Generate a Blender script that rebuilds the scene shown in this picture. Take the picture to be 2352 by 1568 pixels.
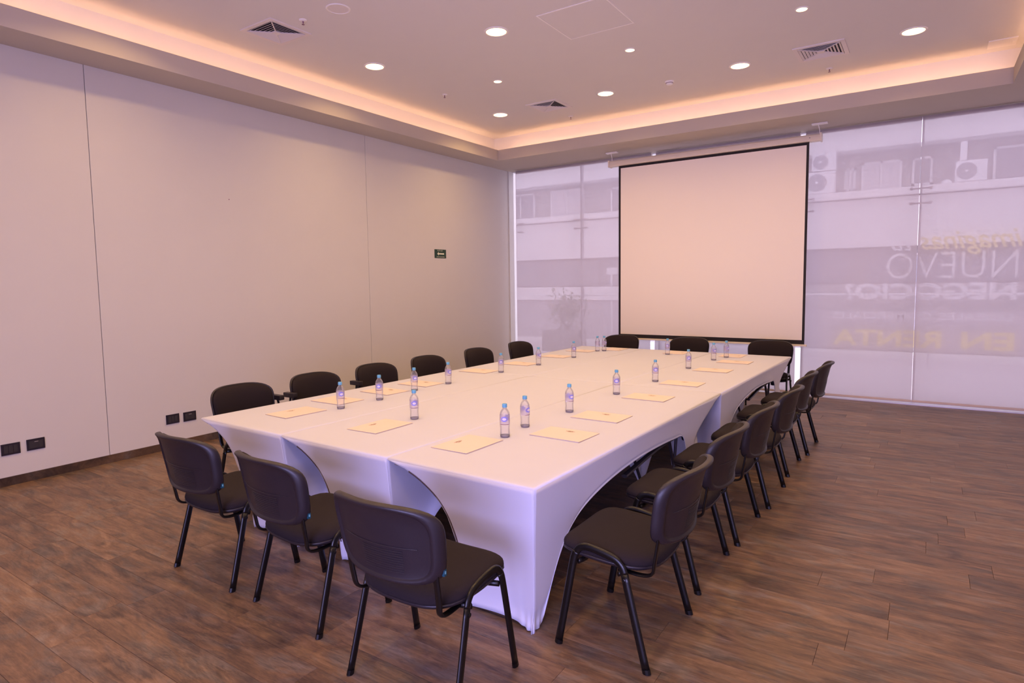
import bpy, bmesh, math, random
from mathutils import Vector, Matrix, Euler
random.seed(7)
for o in list(bpy.data.objects): bpy.data.objects.remove(o)
S = bpy.context.scene
C = S.collection
PI = math.pi

# ------------------------------------------------------------------ camera
CAM = Vector((6.832, -10.2468, 1.7622))
yaw, pit, rol = -0.59798, 0.08325, -0.014628
f = Vector((math.sin(yaw)*math.cos(pit), math.cos(yaw)*math.cos(pit), -math.sin(pit)))
r = Vector((math.cos(yaw), -math.sin(yaw), 0)); u = r.cross(f)
r2 = r*math.cos(rol)+u*math.sin(rol); u2 = -r*math.sin(rol)+u*math.cos(rol)
cd = bpy.data.cameras.new('camera'); cam = bpy.data.objects.new('camera', cd); C.objects.link(cam)
m = Matrix((r2, u2, -f)).transposed().to_4x4(); m.translation = CAM
cam.matrix_world = m
cd.sensor_width = 36; cd.lens = 1423.56/2352*36
cd.shift_x = 17.37/2352; cd.shift_y = -14.43/2352
S.cycles.max_bounces = 9; S.cycles.diffuse_bounces = 5; S.cycles.transparent_max_bounces = 24
cd.clip_start = .05; cd.clip_end = 200
S.camera = cam

# ------------------------------------------------------------------ world, daylight, exposure
S.view_settings.view_transform = 'Standard'; S.view_settings.look = 'None'
S.view_settings.gamma = 1; S.view_settings.use_curve_mapping = False
S.view_settings.exposure = 0.20
W = bpy.data.worlds.new('sky'); S.world = W; W.use_nodes = True
bg = W.node_tree.nodes['Background']; bg.inputs[0].default_value = (.75, .68, .89, 1); bg.inputs[1].default_value = 3.95

def area(name, loc, target, sx, sy, power, color):
    l = bpy.data.lights.new(name, 'AREA'); l.shape = 'RECTANGLE'; l.size = sx; l.size_y = sy
    l.energy = power; l.color = color
    o = bpy.data.objects.new(name, l); C.objects.link(o); o.location = loc
    o.rotation_euler = (Vector(target)-Vector(loc)).to_track_quat('-Z', 'Y').to_euler()
    return o
# daylight that comes through the window behind the photographer
DAYC = (.40, .37, 1.0)
area('daylight', (6.85, -12.75, 1.3), (6.5, 0, 1.25), 3.1, 2.3, 275, DAYC)
WARM = (1.0, .62, .24)
LENS = 14.0; LAMP_W = 14.0
COVE = 25.0

# ------------------------------------------------------------------ materials
def newmat(name):
    m = bpy.data.materials.new(name); m.use_nodes = True
    return m, m.node_tree.nodes, m.node_tree.links, m.node_tree.nodes['Principled BSDF']
def mat(name, col, rough=.6, metal=0, noise=0, nscale=20, bump=0, bscale=200, spec=.5, coat=0):
    m, N, L, b = newmat(name)
    b.inputs['Base Color'].default_value = (*col, 1); b.inputs['Roughness'].default_value = rough
    b.inputs['Metallic'].default_value = metal; b.inputs['Specular IOR Level'].default_value = spec
    b.inputs['Coat Weight'].default_value = coat
    tc = N.new('ShaderNodeTexCoord')
    if noise:
        n = N.new('ShaderNodeTexNoise'); n.inputs['Scale'].default_value = nscale; n.inputs['Detail'].default_value = 5
        L.new(tc.outputs['Object'], n.inputs['Vector'])
        mr = N.new('ShaderNodeMapRange'); mr.inputs[3].default_value = 1-noise; mr.inputs[4].default_value = 1+noise
        L.new(n.outputs[0], mr.inputs[0])
        mx = N.new('ShaderNodeVectorMath'); mx.operation = 'SCALE'; mx.inputs[0].default_value = col
        L.new(mr.outputs[0], mx.inputs['Scale']); L.new(mx.outputs[0], b.inputs['Base Color'])
    if bump:
        n2 = N.new('ShaderNodeTexNoise'); n2.inputs['Scale'].default_value = bscale; n2.inputs['Detail'].default_value = 3
        L.new(tc.outputs['Object'], n2.inputs['Vector'])
        bp = N.new('ShaderNodeBump'); bp.inputs['Strength'].default_value = bump; bp.inputs['Distance'].default_value = .002
        L.new(n2.outputs[0], bp.inputs['Height']); L.new(bp.outputs[0], b.inputs['Normal'])
    return m
def emis(name, col, s):
    m = bpy.data.materials.new(name); m.use_nodes = True; N = m.node_tree.nodes; N.clear()
    e = N.new('ShaderNodeEmission'); e.inputs[0].default_value = (*col, 1); e.inputs[1].default_value = s
    o = N.new('ShaderNodeOutputMaterial'); m.node_tree.links.new(e.outputs[0], o.inputs[0]); return m
def seethru(name, col, alpha, rough=.05, glossy=.1, transl=False, tcol=(1, 1, 1)):
    """thin sheet: part transparent, part diffuse (or diffuse+translucent), with a glossy film"""
    m = bpy.data.materials.new(name); m.use_nodes = True; N = m.node_tree.nodes; L = m.node_tree.links; N.clear()
    t = N.new('ShaderNodeBsdfTransparent'); t.inputs[0].default_value = (*tcol, 1)
    d = N.new('ShaderNodeBsdfDiffuse'); d.inputs[0].default_value = (*col, 1); body = d.outputs[0]
    if transl:
        tr = N.new('ShaderNodeBsdfTranslucent'); tr.inputs[0].default_value = (*col, 1)
        ms = N.new('ShaderNodeMixShader'); ms.inputs[0].default_value = transl; L.new(d.outputs[0], ms.inputs[1]); L.new(tr.outputs[0], ms.inputs[2]); body = ms.outputs[0]
    m1 = N.new('ShaderNodeMixShader'); m1.inputs[0].default_value = alpha; L.new(t.outputs[0], m1.inputs[1]); L.new(body, m1.inputs[2])
    out = m1.outputs[0]
    if glossy:
        g = N.new('ShaderNodeBsdfGlossy'); g.inputs['Roughness'].default_value = rough
        fr = N.new('ShaderNodeFresnel'); fr.inputs[0].default_value = 1.45
        mm = N.new('ShaderNodeMath'); mm.operation = 'MULTIPLY'; mm.inputs[1].default_value = glossy*10; mm.use_clamp = True; L.new(fr.outputs[0], mm.inputs[0])
        m2 = N.new('ShaderNodeMixShader'); L.new(mm.outputs[0], m2.inputs[0]); L.new(out, m2.inputs[1]); L.new(g.outputs[0], m2.inputs[2]); out = m2.outputs[0]
    o = N.new('ShaderNodeOutputMaterial'); L.new(out, o.inputs[0]); return m

def plank_mat(name, scale_axis, base=1.0):
    m, N, L, b = newmat(name)
    geo = N.new('ShaderNodeNewGeometry'); at = N.new('ShaderNodeAttribute'); at.attribute_name = 'rnd'
    oi = N.new('ShaderNodeObjectInfo')
    add = N.new('ShaderNodeMath'); add.operation = 'ADD'; L.new(at.outputs['Fac'], add.inputs[0]); L.new(oi.outputs['Random'], add.inputs[1])
    fr = N.new('ShaderNodeMath'); fr.operation = 'FRACT'; L.new(add.outputs[0], fr.inputs[0])
    off = N.new('ShaderNodeVectorMath'); off.operation = 'SCALE'; off.inputs[0].default_value = (37, 91, 53); L.new(fr.outputs[0], off.inputs['Scale'])
    pos = N.new('ShaderNodeVectorMath'); pos.operation = 'ADD'; L.new(geo.outputs['Position'], pos.inputs[0]); L.new(off.outputs[0], pos.inputs[1])
    def ns(vec, scale, detail=6, dist=0, rough=.6):
        mp = N.new('ShaderNodeMapping'); mp.inputs['Scale'].default_value = vec; L.new(pos.outputs[0], mp.inputs['Vector'])
        n = N.new('ShaderNodeTexNoise'); n.inputs['Scale'].default_value = scale; n.inputs['Detail'].default_value = detail
        n.inputs['Distortion'].default_value = dist; n.inputs['Roughness'].default_value = rough; L.new(mp.outputs[0], n.inputs['Vector']); return n
    X_ = scale_axis == 'x'
    def sc(k): return (1, k, 1) if X_ else (k, 1, 1)
    n1 = ns(sc(3.2), 2.0, 6, 1.6, .6); n2 = ns(sc(14), 2.6, 9, .6, .75); n3 = ns(sc(5), 7, 5, 3.0, .65)
    def mul(x, k):
        q = N.new('ShaderNodeMath'); q.operation = 'MULTIPLY'; L.new(x, q.inputs[0]); q.inputs[1].default_value = k; return q.outputs[0]
    def sm(x, y):
        q = N.new('ShaderNodeMath'); q.operation = 'ADD'; L.new(x, q.inputs[0]); L.new(y, q.inputs[1]); return q.outputs[0]
    v = sm(sm(mul(n1.outputs[0], .56), mul(n2.outputs[0], .42)), sm(mul(n3.outputs[0], .24), mul(fr.outputs[0], .085)))
    cr = N.new('ShaderNodeValToRGB'); L.new(v, cr.inputs[0])
    e = cr.color_ramp.elements
    e[0].position = .46; e[0].color = (.044*base, .026*base, .020*base, 1)
    e[1].position = .84; e[1].color = (.30*base, .19*base, .118*base, 1)
    k = e.new(.57); k.color = (.098*base, .059*base, .041*base, 1)
    k = e.new(.68); k.color = (.178*base, .104*base, .062*base, 1)
    # grey weathered patches
    n4 = ns(sc(2.5), 3.1, 4, 1.0); mr = N.new('ShaderNodeMapRange'); mr.inputs[1].default_value = .48; mr.inputs[2].default_value = .66; mr.inputs[4].default_value = .75
    L.new(n4.outputs[0], mr.inputs[0]); hs = N.new('ShaderNodeHueSaturation'); hs.inputs['Saturation'].default_value = .45; hs.inputs['Value'].default_value = .9
    L.new(cr.outputs[0], hs.inputs['Color']); mg = N.new('ShaderNodeMix'); mg.data_type = 'RGBA'; L.new(mr.outputs[0], mg.inputs[0]); L.new(cr.outputs[0], mg.inputs[6]); L.new(hs.outputs[0], mg.inputs[7])
    cr = type('o', (), {'outputs': [mg.outputs[2]]})
    L.new(cr.outputs[0], b.inputs['Base Color'])
    b.inputs['Roughness'].default_value = .42; b.inputs['Specular IOR Level'].default_value = .4
    bp = N.new('ShaderNodeBump'); bp.inputs['Strength'].default_value = .25; bp.inputs['Distance'].default_value = .002
    L.new(n2.outputs[0], bp.inputs['Height']); L.new(bp.outputs[0], b.inputs['Normal'])
    return m

M = {}
M['wall'] = mat('wall_paint', (.665, .645, .60), .75, noise=.02, nscale=3, bump=.15, bscale=300)
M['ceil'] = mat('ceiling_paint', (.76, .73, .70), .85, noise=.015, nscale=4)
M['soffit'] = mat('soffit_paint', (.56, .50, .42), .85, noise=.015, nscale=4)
M['white'] = mat('white_metal', (.92, .88, .84), .45)
M['grille'] = mat('grille_white', (.78, .72, .70), .5)
M['dark'] = mat('dark_void', (.03, .025, .03), .8)
M['plank'] = plank_mat('wood_plank', 'x')
M['skirt'] = plank_mat('skirting_wood', 'y', .62)
M['joint'] = mat('floor_joint', (.05, .035, .03), .8)
M['lens'] = emis('lamp_lens', WARM, LENS)
M['cove'] = emis('cove_strip', (1, .56, .32), COVE)
M['cloth'] = mat('stretch_cloth', (.695, .71, .85), .62, noise=.015, nscale=6, bump=.1, bscale=500, spec=.35)
M['cloth'].node_tree.nodes['Principled BSDF'].inputs['Sheen Weight'].default_value = .25
def mix_translucent(m, col, k):
    N = m.node_tree.nodes; L = m.node_tree.links; out = N['Material Output']; b = N['Principled BSDF']
    t = N.new('ShaderNodeBsdfTranslucent'); t.inputs[0].default_value = (*col, 1); x = N.new('ShaderNodeMixShader'); x.inputs[0].default_value = k
    L.new(b.outputs[0], x.inputs[1]); L.new(t.outputs[0], x.inputs[2]); L.new(x.outputs[0], out.inputs[0])
mix_translucent(M['cloth'], (.80, .80, .95), .13)
M['tabletop'] = mat('tabletop', (.25, .22, .2), .6)
M['gap_shade'] = mat('painted_gap_shade', (.10, .07, .08), .8)  # dark tone painted in for the shade between neighbouring cloths
M['tleg'] = mat('table_leg', (.03, .025, .03), .4)
M['fabric'] = mat('chair_fabric', (.017, .011, .013), .92, bump=.6, bscale=700, spec=.25)
M['shell'] = mat('chair_shell', (.018, .013, .017), .40, bump=.25, bscale=350, spec=.45)
M['tube'] = mat('chair_tube', (.005, .004, .004), .30, spec=.35)
M['tag'] = mat('teal_tag', (.008, .06, .09), .4)
M['tagp'] = mat('tag_print', (.15, .38, .45), .5)
M['folder'] = mat('beige_folder', (.77, .66, .62), .6, noise=.03, nscale=8)
M['folder_ink'] = mat('folder_ink', (.40, .22, .15), .6)
M['pet'] = seethru('clear_plastic', (.90, .88, .94), .09, .14, .06, tcol=(.97, .97, .98))
M['water'] = seethru('water', (.85, .84, .9), .03, .3, 0, tcol=(.98, .98, .99))
M['cap'] = mat('blue_cap', (.13, .40, .66), .4)
M['label'] = seethru('bottle_label', (.80, .72, .90), .42, .3, .03, transl=.5)
M['emblem'] = mat('label_blue', (.24, .26, .88), .5)
M['embw'] = mat('label_white', (.78, .72, .85), .5)
M['labr'] = mat('label_dark', (.22, .10, .16), .5)
M['black'] = mat('screen_black', (.012, .008, .01), .7)
M['screen'] = mat('screen_fabric', (.93, .86, .78), .8)
M['case'] = mat('screen_case', (.86, .76, .60), .3)
M['alu'] = mat('aluminium', (.62, .60, .62), .35, metal=.6)
M['rail'] = mat('bottom_bar', (.62, .50, .44), .5)
M['socket'] = mat('socket_black', (.022, .018, .03), .35)
M['green'] = mat('sign_green', (.010, .045, .020), .5)
M['signw'] = mat('sign_white', (.75, .78, .55), .5)
M['blind'] = seethru('blind_fabric', (.66, .60, .62), .66, 0, 0, transl=.60)
M['glass'] = seethru('window_glass', (.8, .8, .85), .02, 0, .06)
M['vinw'] = seethru('vinyl_white', (.92, .92, .92), .96, 0, 0, transl=1.0)
M['viny'] = seethru('vinyl_yellow', (.95, .88, .58), .96, 0, 0, transl=1.0)
M['facade'] = mat('facade_light', (.80, .78, .76), .9, noise=.05, nscale=2)
M['facade2'] = mat('facade_grey', (.36, .34, .33), .9, noise=.08, nscale=2)
M['facmid'] = mat('facade_mid', (.42, .39, .40), .9, noise=.08, nscale=2)
M['facdark'] = mat('facade_dark', (.26, .24, .24), .8)
M['fwin'] = mat('far_window', (.24, .23, .25), .3)
M['shutter'] = mat('far_shutter', (.62, .60, .62), .8)
M['ac'] = mat('ac_white', (.78, .78, .78), .6)
M['acd'] = mat('ac_grille', (.26, .26, .28), .7)
M['ground'] = mat('terrace', (.62, .58, .58), .9, noise=.06, nscale=3)
M['leaf'] = mat('leaf', (.12, .17, .07), .7)
M['clay'] = mat('planter', (.24, .22, .21), .8)

# ------------------------------------------------------------------ helpers
def link_mesh(name, bm, m, parent=None, smooth=False, kind=None):
    bmesh.ops.recalc_face_normals(bm, faces=bm.faces)
    me = bpy.data.meshes.new(name); bm.to_mesh(me); bm.free()
    if smooth:
        for p in me.polygons: p.use_smooth = True
    ms = m if isinstance(m, (list, tuple)) else [m]
    for q in ms: me.materials.append(q)
    o = bpy.data.objects.new(name, me); C.objects.link(o)
    if parent: o.parent = parent
    if kind: o['kind'] = kind
    return o
def tag(o, label, cat, group=None):
    o['label'] = label; o['category'] = cat
    if group: o['group'] = group
    return o
def empty(name, loc=(0, 0, 0), rz=0):
    o = bpy.data.objects.new(name, None); C.objects.link(o); o.location = loc; o.rotation_euler = (0, 0, rz); o.empty_display_size = .1
    return o
def box(bm, x0, x1, y0, y1, z0, z1, bev=0, mi=0):
    vs = [bm.verts.new((x, y, z)) for z in (z0, z1) for y in (y0, y1) for x in (x0, x1)]
    fs = []
    for q in ((0, 1, 3, 2), (4, 6, 7, 5), (0, 4, 5, 1), (2, 3, 7, 6), (0, 2, 6, 4), (1, 5, 7, 3)):
        fc = bm.faces.new([vs[i] for i in q]); fc.material_index = mi; fs.append(fc)
    if bev:
        es = list({e for fc in fs for e in fc.edges})
        bmesh.ops.bevel(bm, geom=es, offset=bev, segments=2, profile=.7, affect='EDGES')
def bx(name, x0, x1, y0, y1, z0, z1, m, parent=None, bev=0, kind=None):
    bm = bmesh.new(); box(bm, x0, x1, y0, y1, z0, z1, bev); return link_mesh(name, bm, m, parent, kind=kind)
def tube(bm, pts, ra, rb=None, seg=8, side=Vector((1, 0, 0)), cap=True):
    """oval tube along pts; ra along `side`, rb along the other normal"""
    rb = rb or ra; pts = [Vector(p) for p in pts]; rings = []
    for i, p in enumerate(pts):
        d = (pts[min(i+1, len(pts)-1)]-pts[max(i-1, 0)]).normalized()
        a = (side-d*side.dot(d))
        if a.length < 1e-4: a = Vector((0, 1, 0))-d*d.y
        a.normalize(); b = d.cross(a)
        rings.append([bm.verts.new(p+a*ra*math.cos(t*2*PI/seg)+b*rb*math.sin(t*2*PI/seg)) for t in range(seg)])
    for A, B in zip(rings, rings[1:]):
        for i in range(seg): bm.faces.new((A[i], A[(i+1) % seg], B[(i+1) % seg], B[i]))
    if cap: bm.faces.new(rings[0][::-1]); bm.faces.new(rings[-1])
def lathe(bm, prof, seg=24, cx=0, cy=0, mi=0):
    rings = []
    for (rr, z) in prof:
        if rr < 1e-5: rings.append([bm.verts.new((cx, cy, z))])
        else: rings.append([bm.verts.new((cx+rr*math.cos(t*2*PI/seg), cy+rr*math.sin(t*2*PI/seg), z)) for t in range(seg)])
    for A, B in zip(rings, rings[1:]):
        for i in range(seg):
            j = (i+1) % seg
            if len(A) == 1 and len(B) == 1: continue
            if len(A) == 1: fc = bm.faces.new((A[0], B[i], B[j]))
            elif len(B) == 1: fc = bm.faces.new((A[i], A[j], B[0]))
            else: fc = bm.faces.new((A[i], A[j], B[j], B[i]))
            fc.material_index = mi
def lathe_obj(name, prof, m, parent=None, seg=24, smooth=True):
    bm = bmesh.new(); lathe(bm, prof, seg); return link_mesh(name, bm, m, parent, smooth)
def catmull(pts, n=6):
    P = [Vector(p) for p in pts]; out = []
    for i in range(len(P)-1):
        p0 = P[i-1] if i else P[0]*2-P[1]; p1 = P[i]; p2 = P[i+1]; p3 = P[i+2] if i+2 < len(P) else P[-1]*2-P[-2]
        for k in range(n):
            t = k/n
            out.append(.5*((2*p1)+(p2-p0)*t+(2*p0-5*p1+4*p2-p3)*t*t+(3*p1-p0-3*p2+p3)*t**3))
    out.append(P[-1]); return out
def curve_at(pts, s):
    """piecewise-smooth curve sampled at parameter s (pts already dense)"""
    x = s*(len(pts)-1); i = min(int(x), len(pts)-2); return pts[i].lerp(pts[i+1], x-i)
def copy_tree(o, parent=None):
    c = o.copy(); C.objects.link(c)
    if parent: c.parent = parent
    for ch in list(o.children): copy_tree(ch, c)
    return c
def text_bm(s, size, depth=.001, offset=0, shear=0, xs=1.0):
    cu = bpy.data.curves.new('t', 'FONT'); cu.body = s; cu.size = size; cu.extrude = depth; cu.offset = offset; cu.shear = shear
    cu.align_x = 'CENTER'; cu.align_y = 'CENTER'; cu.resolution_u = 3
    o = bpy.data.objects.new('t', cu); C.objects.link(o)
    dg = bpy.context.evaluated_depsgraph_get(); me = bpy.data.meshes.new_from_object(o.evaluated_get(dg))
    bm = bmesh.new(); bm.from_mesh(me); bpy.data.objects.remove(o); bpy.data.meshes.remove(me); bpy.data.curves.remove(cu)
    bmesh.ops.scale(bm, vec=(xs, 1, 1), verts=bm.verts)
    return bm

# ================================================================== ROOM SHELL
H = 3.933; HC = 4.385; HF = 4.115
RX = 8.65; BY = -12.6
CX0, CX1, CY0, CY1 = .467, 7.56, -11.45, -1.02     # inner edge of the dropped soffit
SB = .255                                           # recess behind the fascia
# floor: slab, planks
floor = bx('floor', -.3, RX+.2, BY-.2, .30, -.12, -.012, M['joint'], kind='structure')
PWD = .2085; PL = 1.36
def plank_bm(bm, x0, x1, y0, y1, rnd, lay):
    g = .0004; c = .0010
    x0 += g; x1 -= g; y0 += g; y1 -= g
    lo = [bm.verts.new(p) for p in ((x0, y0, -.012), (x1, y0, -.012), (x1, y1, -.012), (x0, y1, -.012))]
    md = [bm.verts.new(p) for p in ((x0, y0, -.0012), (x1, y0, -.0012), (x1, y1, -.0012), (x0, y1, -.0012))]
    hi = [bm.verts.new(p) for p in ((x0+c, y0+c, 0), (x1-c, y0+c, 0), (x1-c, y1-c, 0), (x0+c, y1-c, 0))]
    fs = [bm.faces.new(hi)]
    for A, B in ((lo, md), (md, hi)):
        for i in range(4): fs.append(bm.faces.new((A[i], A[(i+1) % 4], B[(i+1) % 4], B[i])))
    for fc in fs: fc[lay] = rnd
cache = {}
rest = bmesh.new(); rlay = rest.faces.layers.float.new('rnd')
j0 = -9.11; rows = range(-17, 45); npl = 0
rr = random.Random(3)
for k in rows:
    y0 = j0+k*PWD; y1 = y0+PWD
    if y0 > .02: break
    if y1 < BY: continue
    ph = rr.random()*PL; x = -ph
    while x < RX:
        xa, xb = max(x, 0), min(x+PL, RX); ln = round(xb-xa, 3); rnd = rr.random()
        if ln > .01:
            vis = (-10.3 < y0 and y1 < -2.2 and not (y0 < -9.4 and xa > 7.2)) and npl < 300
            if vis:
                key = ln
                if key not in cache:
                    b = bmesh.new(); l = b.faces.layers.float.new('rnd'); plank_bm(b, 0, ln, 0, PWD, .1, l)
                    o = link_mesh('plank', b, M['plank'], floor); cache[key] = o.data
                else:
                    o = bpy.data.objects.new('plank', cache[key]); C.objects.link(o); o.parent = floor
                o.location = (xa, y0, 0); npl += 1
            else:
                plank_bm(rest, xa, xb, y0, min(y1, .28), rnd, rlay)
        x += PL
link_mesh('plank_field', rest, M['plank'], floor, kind='stuff')

# left wall: backing with three big lining panels
wl = bx('wall_left', -.25, -.022, BY-.2, .30, -.1, HC+.3, M['wall'], kind='structure')
seams = [BY, -11.05, -7.395, -3.751, .0]
for a, b in zip(seams, seams[1:]):
    bm = bmesh.new(); box(bm, -.022, 0, a+.003, b-.003, .0, H, .0022); link_mesh('wall_panel', bm, M['wall'], wl)
bm = bmesh.new(); lathe(bm, [(0, 0), (.006, 0), (.006, .003), (0, .004)], 10)
bmesh.ops.rotate(bm, verts=bm.verts, matrix=Matrix.Rotation(PI/2, 3, 'Y')); bmesh.ops.translate(bm, verts=bm.verts, vec=(0, -5.936, 2.794))
link_mesh('screw_hole', bm, M['labr'], wl)
# skirting on the left wall
bm = bmesh.new(); lay = bm.faces.layers.float.new('rnd')
box(bm, 0, .014, BY, -.02, .0, .080, .002)
bl = link_mesh('baseboard_left', bm, M['skirt'], kind='structure')
# right wall, back wall with a window opening behind the photographer
bx('wall_right', RX, RX+.2, BY-.2, .30, -.1, HC+.3, M['wall'], kind='structure')
wb = bmesh.new()
box(wb, -.25, 5.2, BY-.2, BY, -.1, HC+.3); box(wb, 8.45, RX+.2, BY-.2, BY, -.1, HC+.3)
box(wb, 5.2, 8.45, BY-.2, BY, 2.5, HC+.3); box(wb, 5.2, 8.45, BY-.2, BY, -.1, .1)
link_mesh('wall_back', wb, M['wall'], kind='structure')
w2 = bmesh.new()
for a in (5.2, 6.26, 7.33, 8.39): box(w2, a, a+.06, BY-.12, BY-.04, .1, 2.5)
box(w2, 5.2, 8.45, BY-.12, BY-.04, .1, .16); box(w2, 5.2, 8.45, BY-.12, BY-.04, 2.44, 2.5)
link_mesh('window_2', w2, M['alu'], kind='structure')
# ceiling: dropped border (soffit), its fascia, the recess and the upper ceiling
cl = bmesh.new()
box(cl, -.25, RX+.2, BY-.2, .30, HC, HC+.12)
link_mesh('ceiling', cl, M['ceil'], kind='structure')
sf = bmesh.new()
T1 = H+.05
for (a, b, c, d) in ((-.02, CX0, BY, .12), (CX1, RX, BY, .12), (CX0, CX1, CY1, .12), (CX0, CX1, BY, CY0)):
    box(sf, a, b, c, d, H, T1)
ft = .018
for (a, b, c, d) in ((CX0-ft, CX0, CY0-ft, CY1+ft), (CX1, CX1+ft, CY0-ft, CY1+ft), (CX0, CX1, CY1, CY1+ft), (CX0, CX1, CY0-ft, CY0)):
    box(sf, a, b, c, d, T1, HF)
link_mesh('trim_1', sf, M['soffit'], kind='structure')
rc = bmesh.new()
for (a, b, c, d) in ((CX0-SB-.05, CX0-SB, CY0-SB, CY1+SB), (CX1+SB, CX1+SB+.05, CY0-SB, CY1+SB),
                     (CX0-SB-.05, CX1+SB+.05, CY1+SB, CY1+SB+.05), (CX0-SB-.05, CX1+SB+.05, CY0-SB-.05, CY0-SB)):
    box(rc, a, b, c, d, T1, HC)
link_mesh('trim_2', rc, M['ceil'], kind='structure')
# LED strips fixed to the back of the fascia, shining at the recess wall
lbs = ['warm light strip glowing in the ceiling recess along the panelled wall', 'warm light strip glowing in the ceiling recess on the right-hand side',
       'warm light strip glowing in the ceiling recess along the window wall', 'warm light strip in the ceiling recess behind the photographer']
mx_, my_ = (CX0+CX1)/2, (CY0+CY1)/2; hx, hy = (CX1-CX0)/2-.05, (CY1-CY0)/2-.05
for (x, y, ln, rz), lb in zip(((CX0-ft, my_, hy, PI/2), (CX1+ft, my_, hy, -PI/2), (mx_, CY1+ft, hx, 0), (mx_, CY0-ft, hx, PI)), lbs):
    e = empty('light_strip', (x, y, 4.025), rz)     # local +y points at the recess wall
    bx('strip_base', -ln, ln, .0005, .008, 0, .030, M['white'], e)
    bx('glowing_tape', -ln, ln, .008, .012, .005, .025, M['cove'], e)
    tag(e, lb, 'light strip')

# ================================================================== WINDOW WALL
GY = .15
gj = [.0, 1.50, 3.0, 4.15, 5.27, 6.72, 8.2, RX]
wn = bmesh.new()
box(wn, 0, RX, .10, .22, -.012, .035); box(wn, 0, RX, .10, .22, H-.01, H+.10); 
link_mesh('window_1', wn, M['alu'], kind='structure')
win = bpy.data.objects['window_1']
for a, b in zip(gj, gj[1:]):
    bx('pane', a+.006, b-.006, GY-.005, GY+.005, .035, H, M['glass'], win)
for a in gj[1:-1]:
    bx('mullion', a-.013, a+.013, GY+.006, GY+.09, .035, H, M['alu'], win)
for a, zs in ((1.50, (2.92, 2.76)), (6.72, (2.98, 2.78)), (3.0, (2.95, 2.77)), (5.27, (2.95, 2.77)), (.12, (2.92, 2.76))):
    for z in zs:
        for sx in (-1, 1):
            if a < .2 and sx < 0: continue
            bm = bmesh.new(); tube(bm, [(a, GY-.02, z), (a+sx*.11, GY-.02, z)], .012, seg=8)
            tube(bm, [(a+sx*.11, GY-.03, z), (a+sx*.11, GY+.01, z)], .022, seg=10)
            link_mesh('glass_clamp', bm, M['alu'], win)
# sill strip on the floor, bright metal line
bx('trim_3', 0, RX, -.055, .10, -.001, .012, M['alu'], kind='structure')
bx('trim_4', 0, .022, -.02, .14, 0, H, M['wall'], kind='structure')
# roller blinds
BL = [(.165, 2.905), (2.985, 5.205), (5.285, 6.7035), (6.7085, 8.125), (8.137, RX-.01)]
bn = ['white roller blind nearest the corner of the panelled wall', 'white roller blind hanging behind the projection screen',
      'white roller blind just right of the projection screen', 'white roller blind at the right edge, mirrored lettering behind it', 'last white roller blind beside the right wall']
for (a, b), lb in zip(BL, bn):
    e = empty('roller_blind', ((a+b)/2, 0, 0)); w = (b-a)/2
    bx('blind_fabric', -w, w, -.001, .001, .058, H-.012, M['blind'], e)
    bm = bmesh.new(); tube(bm, [(-w, 0.032, H-.035), (w, .032, H-.035)], .028, seg=14, side=Vector((0, 1, 0))); link_mesh('roller_tube', bm, M['white'], e, True)
    bm = bmesh.new(); box(bm, -w, w, -.010, .008, .030, .060, .003); link_mesh('bottom_bar', bm, M['rail'], e)
    tag(e, lb, 'blind', 'roller blinds over the window wall')
# lettering on the outer face of the glass, read from the street
def window_text(s, xa, xb, za, zb, m, off=0, shear=0, nm='letters', z=None):
    bm = text_bm(s, 1.0, .002, off, shear)
    xs = [v.co.x for v in bm.verts]; ys = [v.co.y for v in bm.verts]
    sx = (xb-xa)/(max(xs)-min(xs)); sy = (zb-za)/(max(ys)-min(ys)); mx, my = (max(xs)+min(xs))/2, (max(ys)+min(ys))/2
    for v in bm.verts:
        X, Y, Z = v.co; v.co = Vector((-(X-mx)*sx, Z+.0, (Y-my)*sy))
    o = link_mesh(nm, bm, m); o.location = ((xa+xb)/2, GY+.009, (za+zb)/2); return o
tx_ = empty('window_lettering', (6.75, GY+.009, .7))
def addt(*a, **k):
    o = window_text(*a, **k); o.location -= Vector((6.75, GY+.009, .7)); o.parent = tx_
addt('\u00bfTe', 7.93, 8.30, 2.14, 2.40, M['viny'], 0, .3)
addt('imaginas', 6.72, 7.84, 2.06, 2.38, M['viny'], .012, .35)
addt('tu', 6.38, 6.63, 2.14, 2.29, M['vinw'], .01, .3)
addt('NUEVO', 6.345, 7.800, 1.745, 2.105, M['vinw'], -.012)
addt('NEGOCIO?', 5.83, 7.80, 1.45, 1.69, M['vinw'], .035)
addt('LOCALES', 6.985, 7.77, 1.175, 1.28, M['vinw'], .014)
addt('COMERCIALES', 5.67, 6.90, 1.175, 1.28, M['vinw'], .014)
addt('EN', 7.24, 7.80, .78, 1.02, M['viny'], .03)
addt('RENTA', 5.69, 7.02, .78, 1.02, M['viny'], .03)
tag(tx_, 'white and yellow vinyl lettering stuck on the outside of the glass, seen mirrored', 'lettering')

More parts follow.
